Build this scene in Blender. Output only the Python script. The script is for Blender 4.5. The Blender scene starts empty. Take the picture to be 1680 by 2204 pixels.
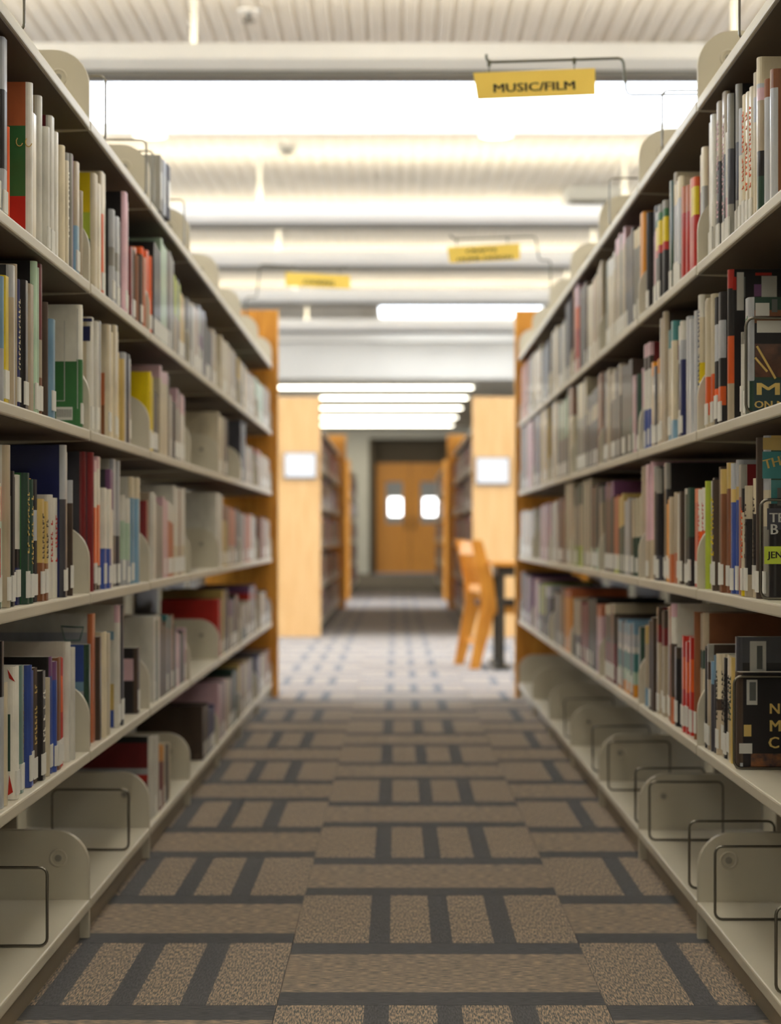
import bpy, bmesh, math, random, re
from mathutils import Vector, Matrix

K = 1.15            # plan units to metres
CH = 0.717          # camera height in plan units
FL = 4677.0         # focal length in pixels of a 1680 px wide frame
HX, HY = 853.0, 1147.0
scn = bpy.context.scene
col = scn.collection
rnd = random.Random(11)

# ------------------------------------------------------------------ camera
cd = bpy.data.cameras.new('camera')
cam = bpy.data.objects.new('camera', cd)
col.objects.link(cam)
cam.location = (0, 0, CH * K)
cam.rotation_euler = (math.pi / 2, 0, 0)
cd.sensor_fit = 'HORIZONTAL'
cd.sensor_width = 24.0
cd.lens = FL / 1680.0 * 24.0
cd.shift_x = -(HX - 840.0) / 1680.0
cd.shift_y = (HY - 1102.0) / 1680.0
cd.clip_end = 200
cd.dof.use_dof = True
cd.dof.focus_distance = 3.15 * K
cd.dof.aperture_fstop = 3.9
cd.dof.aperture_blades = 0
scn.camera = cam

# ------------------------------------------------------------------ world, exposure
w = bpy.data.worlds.new('world')
scn.world = w
w.use_nodes = True
w.node_tree.nodes['Background'].inputs[0].default_value = (0.75, 0.85, 1.0, 1)
w.node_tree.nodes['Background'].inputs[1].default_value = 1.0
scn.view_settings.view_transform = 'Standard'
scn.view_settings.look = 'None'
scn.view_settings.exposure = 0.0
scn.view_settings.gamma = 1.0
scn.view_settings.use_curve_mapping = False

E_UP = 20.0        # lamp strip in the pendants (upward)
E_SKY = 4.5       # skylight diffuser
E_SIDE = 12.0       # unseen side-wall windows, added for extra light
E_LOW = 13.0
E_FILL = 7.5  # unseen ceiling panels added to brighten the aisle
SOFT = 1.0


# ------------------------------------------------------------------ materials
def lin(c):
    return tuple(((v / 255.0) / 12.92 if v / 255.0 <= 0.04045 else ((v / 255.0 + 0.055) / 1.055) ** 2.4) for v in c)


_m = {}


def mat(name, rgb, rough=0.6, coat=0.0, metal=0.0, noise=0.0, nscale=40.0, bump=0.0, stretch=None, rgb2=None, spec=0.5, sheen=0.0):
    if name in _m:
        return _m[name]
    m = bpy.data.materials.new(name)
    m.use_nodes = True
    nt = m.node_tree
    b = nt.nodes['Principled BSDF']
    c = lin(rgb) + (1,)
    b.inputs['Base Color'].default_value = c
    b.inputs['Roughness'].default_value = rough
    b.inputs['Metallic'].default_value = metal
    b.inputs['Coat Weight'].default_value = coat
    b.inputs['Coat Roughness'].default_value = 0.12
    b.inputs['Specular IOR Level'].default_value = spec
    b.inputs['Sheen Weight'].default_value = sheen
    if noise > 0 or bump > 0:
        tc = nt.nodes.new('ShaderNodeTexCoord')
        mp = nt.nodes.new('ShaderNodeMapping')
        if stretch:
            mp.inputs['Scale'].default_value = stretch
        nz = nt.nodes.new('ShaderNodeTexNoise')
        nz.inputs['Scale'].default_value = nscale
        nz.inputs['Detail'].default_value = 4
        nt.links.new(tc.outputs['Object'], mp.inputs[0])
        nt.links.new(mp.outputs[0], nz.inputs['Vector'])
        if noise > 0:
            rp = nt.nodes.new('ShaderNodeValToRGB')
            rp.color_ramp.elements[0].position = 0.32
            rp.color_ramp.elements[1].position = 0.68
            if rgb2:
                rp.color_ramp.elements[0].color = lin(rgb2) + (1,)
                rp.color_ramp.elements[1].color = c
            else:
                rp.color_ramp.elements[0].color = tuple(v * (1 - noise) for v in c[:3]) + (1,)
                rp.color_ramp.elements[1].color = tuple(min(1, v * (1 + noise * .6)) for v in c[:3]) + (1,)
            nt.links.new(nz.outputs['Fac'], rp.inputs[0])
            nt.links.new(rp.outputs[0], b.inputs['Base Color'])
        if bump > 0:
            bp = nt.nodes.new('ShaderNodeBump')
            bp.inputs['Strength'].default_value = bump
            bp.inputs['Distance'].default_value = 0.002
            nt.links.new(nz.outputs['Fac'], bp.inputs['Height'])
            nt.links.new(bp.outputs[0], b.inputs['Normal'])
    _m[name] = m
    return m


def emis(name, rgb, strength):
    if name in _m:
        return _m[name]
    m = bpy.data.materials.new(name)
    m.use_nodes = True
    b = m.node_tree.nodes['Principled BSDF']
    b.inputs['Base Color'].default_value = lin(rgb) + (1,)
    b.inputs['Emission Color'].default_value = lin(rgb) + (1,)
    b.inputs['Emission Strength'].default_value = strength
    _m[name] = m
    return m


STEEL = mat('painted steel', (208, 202, 184), 0.38, noise=0.05, nscale=3, spec=0.5)
STEELU = mat('bronze shelf underside', (96, 82, 66), 0.6, noise=0.08, nscale=4)  # shade under the shelves put into the steel colour
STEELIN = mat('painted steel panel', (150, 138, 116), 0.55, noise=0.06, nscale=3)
WIRE = mat('chromed wire', (128, 124, 114), 0.28, metal=1.0)
WIREG = mat('sign arm wire', (90, 88, 70), 0.4, metal=0.6)
SCREW = mat('zinc screw', (120, 118, 112), 0.4, metal=0.8)
WHITEP = mat('ceiling paint', (222, 216, 203), 0.75, noise=0.04, nscale=2)
DECK = mat('ceiling deck paint', (214, 206, 190), 0.7, noise=0.05, nscale=1.5)
WALLP = mat('wall paint', (202, 198, 182), 0.8, noise=0.04, nscale=2)
FIXP = mat('fixture paint', (232, 228, 218), 0.5, noise=0.02, nscale=5)
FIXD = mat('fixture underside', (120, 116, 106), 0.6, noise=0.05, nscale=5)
WOODL = mat('pale maple', (230, 188, 130), 0.5, noise=0.10, nscale=6, stretch=(6, 6, 0.6), rgb2=(220, 174, 114))
WOODO = mat('golden oak', (226, 160, 62), 0.4, noise=0.2, nscale=8, stretch=(8, 8, 0.7), rgb2=(196, 128, 44))
WOODD = mat('door veneer', (222, 152, 44), 0.4, noise=0.2, nscale=5, stretch=(8, 8, 0.6), rgb2=(206, 134, 34))
DARKM = mat('dark metal', (62, 62, 56), 0.45, metal=0.3, noise=0.1)
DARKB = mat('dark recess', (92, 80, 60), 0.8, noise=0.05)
CARB = mat('carpet border', (104, 96, 84), 1.0, noise=0.25, nscale=500, spec=0.1)
YEL = mat('yellow sign card', (255, 220, 104), 0.6, noise=0.03, nscale=8)
INK = mat('black ink', (40, 36, 30), 0.7)
PAGE = mat('book pages', (226, 214, 184), 0.9, noise=0.12, nscale=60, stretch=(1, 14, 0.2))
LABW = mat('call label paper', (232, 232, 226), 0.6)
PAPER = mat('notice paper', (232, 232, 232), 0.5)
SEATF = mat('seat fabric', (86, 62, 44), 0.9, noise=0.2, nscale=80)
FLEXI = mat('grey rubber', (70, 68, 64), 0.8)

PAL = {
    'W': ((228, 226, 216), 'white'), 'C': ((216, 205, 178), 'cream'), 'B': ((188, 174, 150), 'beige'),
    'G': ((148, 146, 138), 'grey'), 'S': ((186, 190, 196), 'silver'), 'K': ((36, 33, 34), 'black'),
    'D': ((76, 62, 52), 'dark brown'), 'M': ((124, 36, 40), 'maroon'), 'R': ((196, 46, 36), 'red'),
    'O': ((230, 98, 38), 'orange'), 'Y': ((238, 210, 20), 'yellow'), 'L': ((186, 205, 70), 'lime'),
    'N': ((48, 76, 62), 'dark green'), 'E': ((62, 118, 68), 'green'), 'T': ((72, 138, 140), 'teal'),
    'U': ((62, 88, 170), 'blue'), 'V': ((38, 44, 96), 'navy'), 'P': ((126, 84, 128), 'purple'),
    'I': ((222, 186, 196), 'pink'), 'H': ((128, 168, 196), 'light blue'), 'A': ((232, 152, 28), 'amber'),
    'Q': ((186, 214, 190), 'mint'), 'Z': ((72, 72, 80), 'charcoal'), 'J': ((138, 88, 58), 'brown'),
    'X': ((120, 150, 142), 'sea green'), 'F': ((196, 112, 72), 'rust'), 'c': ((214, 186, 112), 'gold')}


def bm_(code, series=0):
    rgb, nm = PAL[code]
    k = 1.0 + (series - 1) * 0.06
    rgb = tuple(max(0, min(255, v * k)) for v in rgb)
    rough = (0.45, 0.33, 0.6)[series]
    coat = (0.12, 0.3, 0.0)[series]
    return mat('%s book cover %s' % (nm, ('satin', 'glossy', 'matt')[series]), rgb, rough, coat, noise=0.16, nscale=22, stretch=(1, 1, 0.5), spec=0.35)


# ------------------------------------------------------------------ geometry helpers (plan units in, metres out)
class MB:
    def __init__(s):
        s.v, s.f, s.m, s.mats = [], [], [], []

    def mi(s, m):
        if m not in s.mats:
            s.mats.append(m)
        return s.mats.index(m)

    def face(s, pts, m):
        i = len(s.v)
        s.v += [tuple(p) for p in pts]
        s.f.append(tuple(range(i, i + len(pts))))
        s.m.append(s.mi(m))

    def box(s, x0, x1, y0, y1, z0, z1, m, ch=0.0):
        if x0 > x1: x0, x1 = x1, x0
        if y0 > y1: y0, y1 = y1, y0
        k = s.mi(m)
        if ch <= 0:
            i = len(s.v)
            s.v += [(x0, y0, z0), (x1, y0, z0), (x1, y1, z0), (x0, y1, z0), (x0, y0, z1), (x1, y0, z1), (x1, y1, z1), (x0, y1, z1)]
            for q in ((0, 3, 2, 1), (4, 5, 6, 7), (0, 1, 5, 4), (1, 2, 6, 5), (2, 3, 7, 6), (3, 0, 4, 7)):
                s.f.append(tuple(i + a for a in q)); s.m.append(k)
            return
        b = bmesh.new()
        vs = [b.verts.new(p) for p in [(x0, y0, z0), (x1, y0, z0), (x1, y1, z0), (x0, y1, z0), (x0, y0, z1), (x1, y0, z1), (x1, y1, z1), (x0, y1, z1)]]
        for q in ((0, 3, 2, 1), (4, 5, 6, 7), (0, 1, 5, 4), (1, 2, 6, 5), (2, 3, 7, 6), (3, 0, 4, 7)):
            b.faces.new([vs[a] for a in q])
        bmesh.ops.bevel(b, geom=list(b.edges), offset=ch, segments=2, affect='EDGES', profile=0.6)
        s.addbm(b, m)

    def addbm(s, b, m):
        i = len(s.v)
        k = s.mi(m)
        b.verts.index_update()
        s.v += [tuple(v.co) for v in b.verts]
        for f in b.faces:
            s.f.append(tuple(i + v.index for v in f.verts)); s.m.append(k)
        b.free()

    def prism(s, poly, axis, a0, a1, m):
        """poly: 2-D outline in the other two axes, extruded along axis from a0 to a1"""
        def P(p, a):
            if axis == 'x': return (a, p[0], p[1])
            if axis == 'y': return (p[0], a, p[1])
            return (p[0], p[1], a)
        i = len(s.v); n = len(poly); k = s.mi(m)
        s.v += [P(p, a0) for p in poly] + [P(p, a1) for p in poly]
        s.f.append(tuple(range(i + n - 1, i - 1, -1))); s.m.append(k)
        s.f.append(tuple(range(i + n, i + 2 * n))); s.m.append(k)
        for j in range(n):
            s.f.append((i + j, i + (j + 1) % n, i + n + (j + 1) % n, i + n + j)); s.m.append(k)

    def tube(s, pts, r, m, n=8, closed=False):
        k = s.mi(m)
        pts = [Vector(p) for p in pts]
        N = len(pts); i0 = len(s.v)
        up = None
        for j, p in enumerate(pts):
            if closed:
                t = (pts[(j + 1) % N] - pts[j - 1]).normalized()
            else:
                t = (pts[min(j + 1, N - 1)] - pts[max(j - 1, 0)]).normalized()
            if up is None:
                up = Vector((0, 1, 0)) if abs(t.y) < 0.9 else Vector((1, 0, 0))
            a = t.cross(up).normalized(); bb = t.cross(a).normalized()
            up = -bb if False else up
            for q in range(n):
                an = 2 * math.pi * q / n
                s.v.append(tuple(p + a * (r * math.cos(an)) + bb * (r * math.sin(an))))
        for j in range(N if closed else N - 1):
            for q in range(n):
                a = i0 + j * n + q; b = i0 + j * n + (q + 1) % n
                c = i0 + ((j + 1) % N) * n + (q + 1) % n; d = i0 + ((j + 1) % N) * n + q
                s.f.append((a, b, c, d)); s.m.append(k)
        if not closed:
            s.f.append(tuple(i0 + q for q in range(n))); s.m.append(k)
            s.f.append(tuple(i0 + (N - 1) * n + q for q in range(n - 1, -1, -1))); s.m.append(k)

    def disc(s, c, r, d, axis, m, n=20):
        pts = [(c[0] + r * math.cos(2 * math.pi * q / n), c[1] + r * math.sin(2 * math.pi * q / n)) for q in range(n)]
        s.prism(pts, axis, d[0], d[1], m)

    def mesh(s, name, org=(0, 0, 0), smooth=False):
        me = bpy.data.meshes.new(name)
        me.from_pydata([((x - org[0]) * K, (y - org[1]) * K, (z - org[2]) * K) for x, y, z in s.v], [], s.f)
        for m in s.mats:
            me.materials.append(m)
        me.polygons.foreach_set('material_index', s.m)
        b = bmesh.new(); b.from_mesh(me)
        bmesh.ops.recalc_face_normals(b, faces=b.faces)
        b.to_mesh(me); b.free()
        if smooth:
            me.polygons.foreach_set('use_smooth', [True] * len(me.polygons))
        me.update()
        return me

    def obj(s, name, parent=None, org=None, smooth=False):
        if org is None:
            org = tuple(parent['org']) if parent is not None and 'org' in parent else (0, 0, 0)
        o = bpy.data.objects.new(name, s.mesh(name, org, smooth))
        col.objects.link(o)
        if parent is not None:
            o.parent = parent
            if 'org' in parent: o['org'] = tuple(parent['org'])
        else:
            o.location = tuple(v * K for v in org)
        return o


def tag(o, label=None, cat=None, group=None, kind=None):
    if label: o['label'] = label
    if cat: o['category'] = cat
    if group: o['group'] = group
    if kind: o['kind'] = kind
    return o


def empty(name, loc, label, cat, group=None):
    o = bpy.data.objects.new(name, None)
    col.objects.link(o)
    o.empty_display_size = 0.05
    o.location = tuple(v * K for v in loc)
    o['org'] = tuple(loc)
    return tag(o, label, cat, group)


def link(name, me, parent, loc=(0, 0, 0)):
    o = bpy.data.objects.new(name, me)
    col.objects.link(o)
    o.parent = parent
    o.location = tuple(v * K for v in loc)
    return o


def at(px, py, Y):
    return ((px - HX) * Y / FL, Y, CH + (HY - py) * Y / FL)


# ------------------------------------------------------------------ room shell
CEIL = 3.2
LX, RX, BY, FY = -7.0, 7.0, -3.0, 38.0
struct = lambda mb, name: tag(mb.obj(name), kind='structure')

# ceiling: ribbed metal deck with an opening for the skylights
SK1 = (-2.9, 2.9, 11.85, 13.32)
SK2 = (-0.19, 1.62, 23.5, 25.3)


def deck(mb, x0, x1, y0, y1, z):
    n = max(1, int(round((x1 - x0) / 0.085)))
    p = (x1 - x0) / n
    k = mb.mi(DECK)
    prof = []
    for i in range(n):
        a = x0 + i * p
        prof += [(a, z), (a + p * .6, z), (a + p * .68, z + .006), (a + p * .92, z + .006)]
    prof.append((x1, z))
    i0 = len(mb.v)
    for a, zz in prof:
        mb.v.append((a, y0, zz)); mb.v.append((a, y1, zz))
    for i in range(len(prof) - 1):
        mb.f.append((i0 + 2 * i, i0 + 2 * i + 1, i0 + 2 * i + 3, i0 + 2 * i + 2)); mb.m.append(k)


c = MB()
deck(c, LX, RX, BY, SK1[2], CEIL)
deck(c, LX, SK1[0], SK1[2], SK1[3], CEIL); deck(c, SK1[1], RX, SK1[2], SK1[3], CEIL)
deck(c, LX, RX, SK1[3], SK2[2], CEIL)
deck(c, LX, SK2[0], SK2[2], SK2[3], CEIL); deck(c, SK2[1], RX, SK2[2], SK2[3], CEIL)
deck(c, LX, RX, SK2[3], 26.0, CEIL)
c.box(LX, RX, BY, SK1[2], CEIL + .06, CEIL + .1, WHITEP)
c.box(LX, RX, SK1[3], SK2[2], CEIL + .06, CEIL + .1, WHITEP)
struct(c, 'ceiling')
c = MB()
c.box(LX, RX, 26.0, 26.12, 2.56, CEIL, WHITEP)
c.box(LX, RX, 26.12, FY, 2.56, 2.62, WHITEP)
for yy in (25.6,):
    c.box(LX, RX, yy, yy + .3, 2.98, 3.2, WHITEP)
struct(c, 'ceiling_low')

for i, (sk, e) in enumerate(((SK1, E_SKY), (SK2, E_SKY))):
    t = MB()
    for a, b_ in (((sk[0] - .05, sk[0]), (sk[2], sk[3])), ((sk[1], sk[1] + .05), (sk[2], sk[3])), ((sk[0] - .05, sk[1] + .05), (sk[2] - .05, sk[2])), ((sk[0] - .05, sk[1] + .05), (sk[3], sk[3] + .05))):
        t.box(a[0], a[1], b_[0], b_[1], CEIL - .03, CEIL + .12, WHITEP)
    o = struct(t, 'window_%d' % (i + 1))
    g = MB(); g.box(sk[0], sk[1], sk[2], sk[3], CEIL + .03, CEIL + .05, emis('skylight diffuser', (236, 244, 255), e))
    g.obj('pane', o)

# walls
WY0, WY1, WZ0, WZ1 = 4.0, 25.0, 0.9, 2.6
for nm, xa, xb in (('wall_left', LX - .15, LX), ('wall_right', RX, RX + .15)):
    t = MB()
    t.box(xa, xb, BY, WY0, 0, CEIL + .1, WALLP); t.box(xa, xb, WY1, FY, 0, CEIL + .1, WALLP)
    t.box(xa, xb, WY0, WY1, 0, WZ0, WALLP); t.box(xa, xb, WY0, WY1, WZ1, CEIL + .1, WALLP)
    struct(t, nm)
t = MB(); t.box(LX - .15, RX + .15, BY - .15, BY, 0, CEIL + .1, WALLP); struct(t, 'wall_back')
DX0, DX1, DZ = -0.36, 0.87, 1.95          # double door opening with a dark header above it
t = MB()
t.box(LX - .15, DX0 - .1, FY, FY + .15, 0, 2.56, WALLP); t.box(DX1 + .1, RX + .15, FY, FY + .15, 0, 2.56, WALLP)
t.box(DX0 - .1, DX1 + .1, FY, FY + .15, 2.37, 2.56, WALLP)
struct(t, 'wall_front')
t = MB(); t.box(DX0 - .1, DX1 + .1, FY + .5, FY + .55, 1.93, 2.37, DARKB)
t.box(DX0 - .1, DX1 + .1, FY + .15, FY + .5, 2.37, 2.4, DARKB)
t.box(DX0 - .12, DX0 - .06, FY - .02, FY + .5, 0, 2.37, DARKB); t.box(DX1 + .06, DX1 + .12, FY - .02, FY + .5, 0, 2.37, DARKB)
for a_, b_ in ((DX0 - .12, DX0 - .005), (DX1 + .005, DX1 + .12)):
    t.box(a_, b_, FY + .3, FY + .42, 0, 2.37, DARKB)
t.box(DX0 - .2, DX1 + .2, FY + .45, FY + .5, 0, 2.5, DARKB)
struct(t, 'trim_1')
for i, x in enumerate((LX - .1, RX + .05)):
    o = MB(); 
    for q in range(13):
        yq = WY0 + (WY1 - WY0) * q / 12
        o.box(x, x + .05, yq - .04, yq + .04, WZ0, WZ1, FIXP)
    o.box(x, x + .05, WY0, WY1, WZ0, WZ0 + .06, FIXP); o.box(x, x + .05, WY0, WY1, WZ1 - .06, WZ1, FIXP)
    f = struct(o, 'window_%d' % (i + 3))  # out-of-view window added to light the open area
    sx = 1 if i == 0 else -1
    for q in range(12):
        g = MB(); g.box(x + .02, x + .03, WY0 + 1.75 * q + .04, WY0 + 1.75 * q + 1.71, WZ0 + .06, WZ1 - .06, emis('daylit window pane', (230, 238, 250), E_SIDE))
        g.obj('pane', f)

# doors
for i, (a, b_) in enumerate(((DX0, DX0 + .6), (DX0 + .61, DX1))):
    r = MB()
    lx, hx = a + .17, a + .47
    z0, z1 = .88, 1.62
    y0, y1 = FY + .35, FY + .40
    r.box(a, lx, y0, y1, 0.01, DZ, WOODD); r.box(hx, b_, y0, y1, 0.01, DZ, WOODD)
    r.box(lx, hx, y0, y1, 0.01, z0, WOODD); r.box(lx, hx, y0, y1, z1, DZ, WOODD)
    d = struct(r, 'door_%d' % (i + 1))
    g = MB(); g.box(lx, hx, y0 + .02, y0 + .03, z0, z1, mat('door glass', (150, 152, 150), 0.12, coat=.5)); g.obj('pane', d)
    g = MB(); g.box(lx + .06, hx - .02 + .02 * i, y0 + .012, y0 + .019, z0 + .14, z0 + .45, emis('daylight through door glass', (255, 255, 255), 6)); tag(g.obj('pane', d), 'bright daylit lower half of the glass')
    g = MB(); hxp = b_ - .08 if i == 0 else a + .06
    g.tube([(hxp, y0 - .0, .78), (hxp, y0 - .06, .80), (hxp, y0 - .06, 1.0), (hxp, y0, 1.02)], .012, DARKM); g.obj('door_handle', d)

# floor: concrete slab, border carpet and the loose carpet tiles
t = MB(); t.box(LX - .15, RX + .15, BY - .15, FY + .6, -.12, -.0075, CARB)
floor = struct(t, 'floor')


def carpet_mat():
    m = bpy.data.materials.new('carpet tile weave')
    m.use_nodes = True
    nt = m.node_tree; N = nt.nodes; L = nt.links
    b = N['Principled BSDF']
    b.inputs['Roughness'].default_value = 1.0
    b.inputs['Specular IOR Level'].default_value = 0.15
    b.inputs['Sheen Weight'].default_value = 0.25
    b.inputs['Sheen Roughness'].default_value = 0.5
    tc = N.new('ShaderNodeTexCoord')
    return m, nt, N, L, b, tc


def carpet(name, light, turn=False):
    m, nt, N, L, b, tc = carpet_mat()
    m.name = name
    mp = N.new('ShaderNodeMapping')
    mp.inputs['Scale'].default_value = (45, 380, 1) if turn else (380, 45, 1)
    nz = N.new('ShaderNodeTexNoise'); nz.inputs['Scale'].default_value = 1.0; nz.inputs['Detail'].default_value = 3
    L.new(tc.outputs['Object'], mp.inputs[0]); L.new(mp.outputs[0], nz.inputs['Vector'])
    rp = N.new('ShaderNodeValToRGB')
    el = rp.color_ramp.elements
    if light:
        el[0].position = .38; el[0].color = lin((72, 80, 80)) + (1,)
        el[1].position = .6; el[1].color = lin((196, 170, 142)) + (1,)
        e = el.new(.5); e.color = lin((138, 125, 112)) + (1,)
    else:
        el[0].position = .35; el[0].color = lin((50, 52, 56)) + (1,)
        el[1].position = .68; el[1].color = lin((92, 93, 98)) + (1,)
    L.new(nz.outputs['Fac'], rp.inputs[0]); L.new(rp.outputs[0], b.inputs['Base Color'])
    bp = N.new('ShaderNodeBump'); bp.inputs['Strength'].default_value = .5; bp.inputs['Distance'].default_value = .003
    L.new(nz.outputs['Fac'], bp.inputs['Height']); L.new(bp.outputs[0], b.inputs['Normal'])
    return m


CLT, CDK = carpet('carpet light yarn', True), carpet('carpet dark yarn', False)
CLH, CDH = carpet('carpet light yarn across', True, True), carpet('carpet dark yarn across', False, True)


def tile_mesh(kind):
    mb = MB(); T = .4985; h = 0.0; d = -.0075
    if kind == 'v':
        cuts = [0, .265, .34, .485, .56, .705, .785, 1.0]
        for i in range(7):
            mb.box(cuts[i] * T, cuts[i + 1] * T, 0, T, d, h, CDK if i % 2 else CLT)
    else:
        cuts = [0, .185, .80, 1.0]
        for i in range(3):
            mb.box(0, T, cuts[i] * T, cuts[i + 1] * T, d, h, CLH if i == 1 else CDH)
    return mb.mesh('carpet_tile_' + kind)


TV, TH = tile_mesh('v'), tile_mesh('h')
tiles = []
for c_ in range(-8, 9):
    x = -.181 + .5 * c_
    y = -0.2 + 1.0 * 0
    for r in range(0, 60):
        y = 1.3 + .5 * r
        if y > 26: break
        aisle = -1 <= c_ <= 1
        if y < 9.6 and not aisle: continue
        if y > 15.0 and not aisle: continue
        if 9.6 <= y <= 15.0 and not (-4 <= c_ <= 4): continue
        k = (r + c_) % 2          # centre column: V tiles start at 2.8, 3.8, ...
        tiles.append((y, x, TV if k == 1 else TH))
for y, x, me in tiles:
    link('carpet_tile', me, floor, (x, y, 0))
t = MB()
for sx in (-1, 1):
    for k in range(3):
        pass

# pendants, uplights
UP = emis('fluorescent lamp', (255, 248, 232), E_UP)


def pendant(yc, zc=2.85, ord_='', x0=-6.6, x1=6.6):
    p = empty('pendant_light', (0, yc, zc), ord_, 'light', 'linear pendant uplights')
    t = MB()
    poly = [(yc - .13, zc + .12), (yc - .13, zc + .05), (yc - .09, zc + .012), (yc + .09, zc + .012), (yc + .13, zc + .05), (yc + .13, zc + .12), (yc + .12, zc + .12), (yc + .1, zc + .05), (yc - .1, zc + .05), (yc - .12, zc + .12)]
    t.prism(poly, 'x', x0, x1, FIXP); t.obj('housing', p)
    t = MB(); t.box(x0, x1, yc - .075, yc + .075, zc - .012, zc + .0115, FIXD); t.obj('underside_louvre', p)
    t = MB(); t.tube([(x0 + .05, yc, zc + .085), (x1 - .05, yc, zc + .085)], .02, UP, 8); t.obj('lamp_tube', p)
    for k in range(6):
        xs = -.90 + 2.4 * (k - 2)
        if x0 < xs < x1:
            t = MB(); t.tube([(xs, yc + .115, zc + .05), (xs, yc + .115, CEIL)], .013, WALLP, 8); t.obj('stem', p)
    return p


ORD = ['first', 'second', 'third', 'fourth', 'fifth', 'sixth', 'seventh', 'eighth', 'ninth', 'tenth', 'eleventh', 'twelfth', 'thirteenth', 'fourteenth', 'fifteenth', 'sixteenth', 'seventeenth', 'eighteenth', 'nineteenth', 'twentieth', 'twenty-first', 'twenty-second', 'twenty-third', 'twenty-fourth', 'twenty-fifth', 'twenty-sixth', 'twenty-seventh', 'twenty-eighth', 'twenty-ninth', 'thirtieth', 'thirty-first', 'thirty-second', 'thirty-third', 'thirty-fourth', 'thirty-fifth']
pendant(9.54, 2.72, 'long white linear pendant directly in front of the big bright skylight')
pendant(14.19, 2.72, 'long white linear pendant, first one behind the big skylight')
pendant(16.46, 2.72, 'long white linear pendant, second one behind the big skylight')
pendant(19.04, 2.72, 'long white linear pendant, third one behind the big skylight')
pendant(21.7, 2.72, 'long white linear pendant, fourth and last behind the big skylight')  # extra pendant put in to brighten the far end
for q, yy in enumerate((7.2, 4.9, 2.6, 0.3)):
    pendant(yy, 2.72, 'long white linear pendant over the book aisle, %s out of frame overhead' % ORD[q])
for q, yy in enumerate((8.3, 6.0, 3.7, 1.4, -1.0)):  # panels added overhead as fill light, outside the view
    for sx, w_ in ((0, 'above the aisle'), (-1.9, 'over the shelves to the left'), (1.9, 'over the shelves to the right')):
        p = empty('ceiling_panel_light', (sx, yy, CEIL), 'square white ceiling panel light %s, %s towards the camera' % (w_, ORD[q]), 'light', 'ceiling panel lights overhead')
        t = MB(); t.box(sx - .33, sx + .33, yy - .33, yy + .33, CEIL - .02, CEIL - .001, FIXP); t.obj('frame', p)
        t = MB(); t.box(sx - .3, sx + .3, yy - .3, yy + .3, CEIL - .026, CEIL - .0205, emis('panel lens', (255, 249, 238), E_FILL)); t.obj('diffuser', p)

# ceiling fittings
def downlight(x, y, lab):
    p = empty('recessed_downlight', (x, y, CEIL), lab, 'light', 'recessed downlights by the skylight')
    t = MB(); t.disc((x, y), .125, (CEIL - .012, CEIL + .002), 'z', FIXP, 28); t.obj('trim_ring', p)
    t = MB(); t.disc((x, y), .10, (CEIL - .018, CEIL - .0125), 'z', emis('downlight lens', (255, 246, 225), 3.0), 28); t.obj('lens', p)


downlight(-1.53, 13.5, 'round recessed downlight below the left end of the big skylight')
downlight(.617, 13.5, 'round recessed downlight under the skylight beneath the yellow sign')


def sprinkler(x, y, lab):
    p = empty('fire_sprinkler', (x, y, CEIL), lab, 'sprinkler')
    t = MB(); t.disc((x, y), .055, (CEIL - .012, CEIL + .001), 'z', FIXP, 20); t.obj('escutcheon', p)
    t = MB(); t.tube([(x, y, CEIL - .01), (x, y, CEIL - .05)], .012, SCREW); t.disc((x, y), .03, (CEIL - .056, CEIL - .05), 'z', SCREW, 12); t.obj('sprinkler_head', p)


sprinkler(-.70, 10.32, 'small metal fire sprinkler at the top edge of the ceiling')
p = empty('smoke_detector', (-.705, 13.95, CEIL), 'small round smoke detector on the ceiling behind the skylight', 'detector')
t = MB(); t.disc((-.705, 13.95), .07, (CEIL - .03, CEIL + .001), 'z', WALLP, 20); t.obj('base', p)
t = MB(); t.disc((-.705, 13.95), .045, (CEIL - .05, CEIL - .0305), 'z', FIXD, 20); t.obj('sensor_cap', p)
for x, y, lab in ((1.42, 11.2, 'square ceiling air vent above the nearest right bracket'), (1.42, 15.75, 'square ceiling air vent behind the skylight on the right')):
    p = empty('ceiling_vent', (x, y, CEIL), lab, 'vent', 'square ceiling vents')
    t = MB()
    for a, b_, c_, d in ((-.2, .2, -.2, -.17), (-.2, .2, .17, .2), (-.2, -.17, -.17, .17), (.17, .2, -.17, .17)):
        t.box(x + a, x + b_, y + c_, y + d, CEIL - .1, CEIL, WALLP)
    t.obj('frame', p)
    for k in range(5):
        t = MB(); yy = y - .13 + .065 * k
        t.prism([(yy - .02, CEIL - .09), (yy - .015, CEIL - .095), (yy + .025, CEIL - .03), (yy + .02, CEIL - .025)], 'x', x - .17, x + .17, DARKB); t.obj('slat', p)

# lit recess strips in the low far ceiling, two added for door light
for k, yy in enumerate((27.3, 29.4, 31.8, 34.4, 36.8)):
    p = empty('ceiling_strip_light', (-.8, yy, 2.56), 'recessed strip light in the low far ceiling, %s from the dropped beam' % ORD[k], 'light', 'strip lights in the low ceiling')
    t = MB(); t.box(-3.6, 1.0, yy - .13, yy + .13, 2.545, 2.561, FIXP); t.obj('frame', p)
    t = MB(); t.box(-3.55, .95, yy - .1, yy + .1, 2.538, 2.5445, emis('strip lens', (255, 248, 228), E_LOW)); t.obj('diffuser', p)

# ------------------------------------------------------------------ steel shelving stacks
XL, XR = .5407, .53
Y0, PITCH = 3.843, .935
DEP = .27
TOPS = {-1: [1.448, 1.160, .899, .610, .331, .070], 1: [1.482, 1.192, .898, .618, .342, .066]}
BACKX = .84
XF = {-1: XL, 1: XR}


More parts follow.
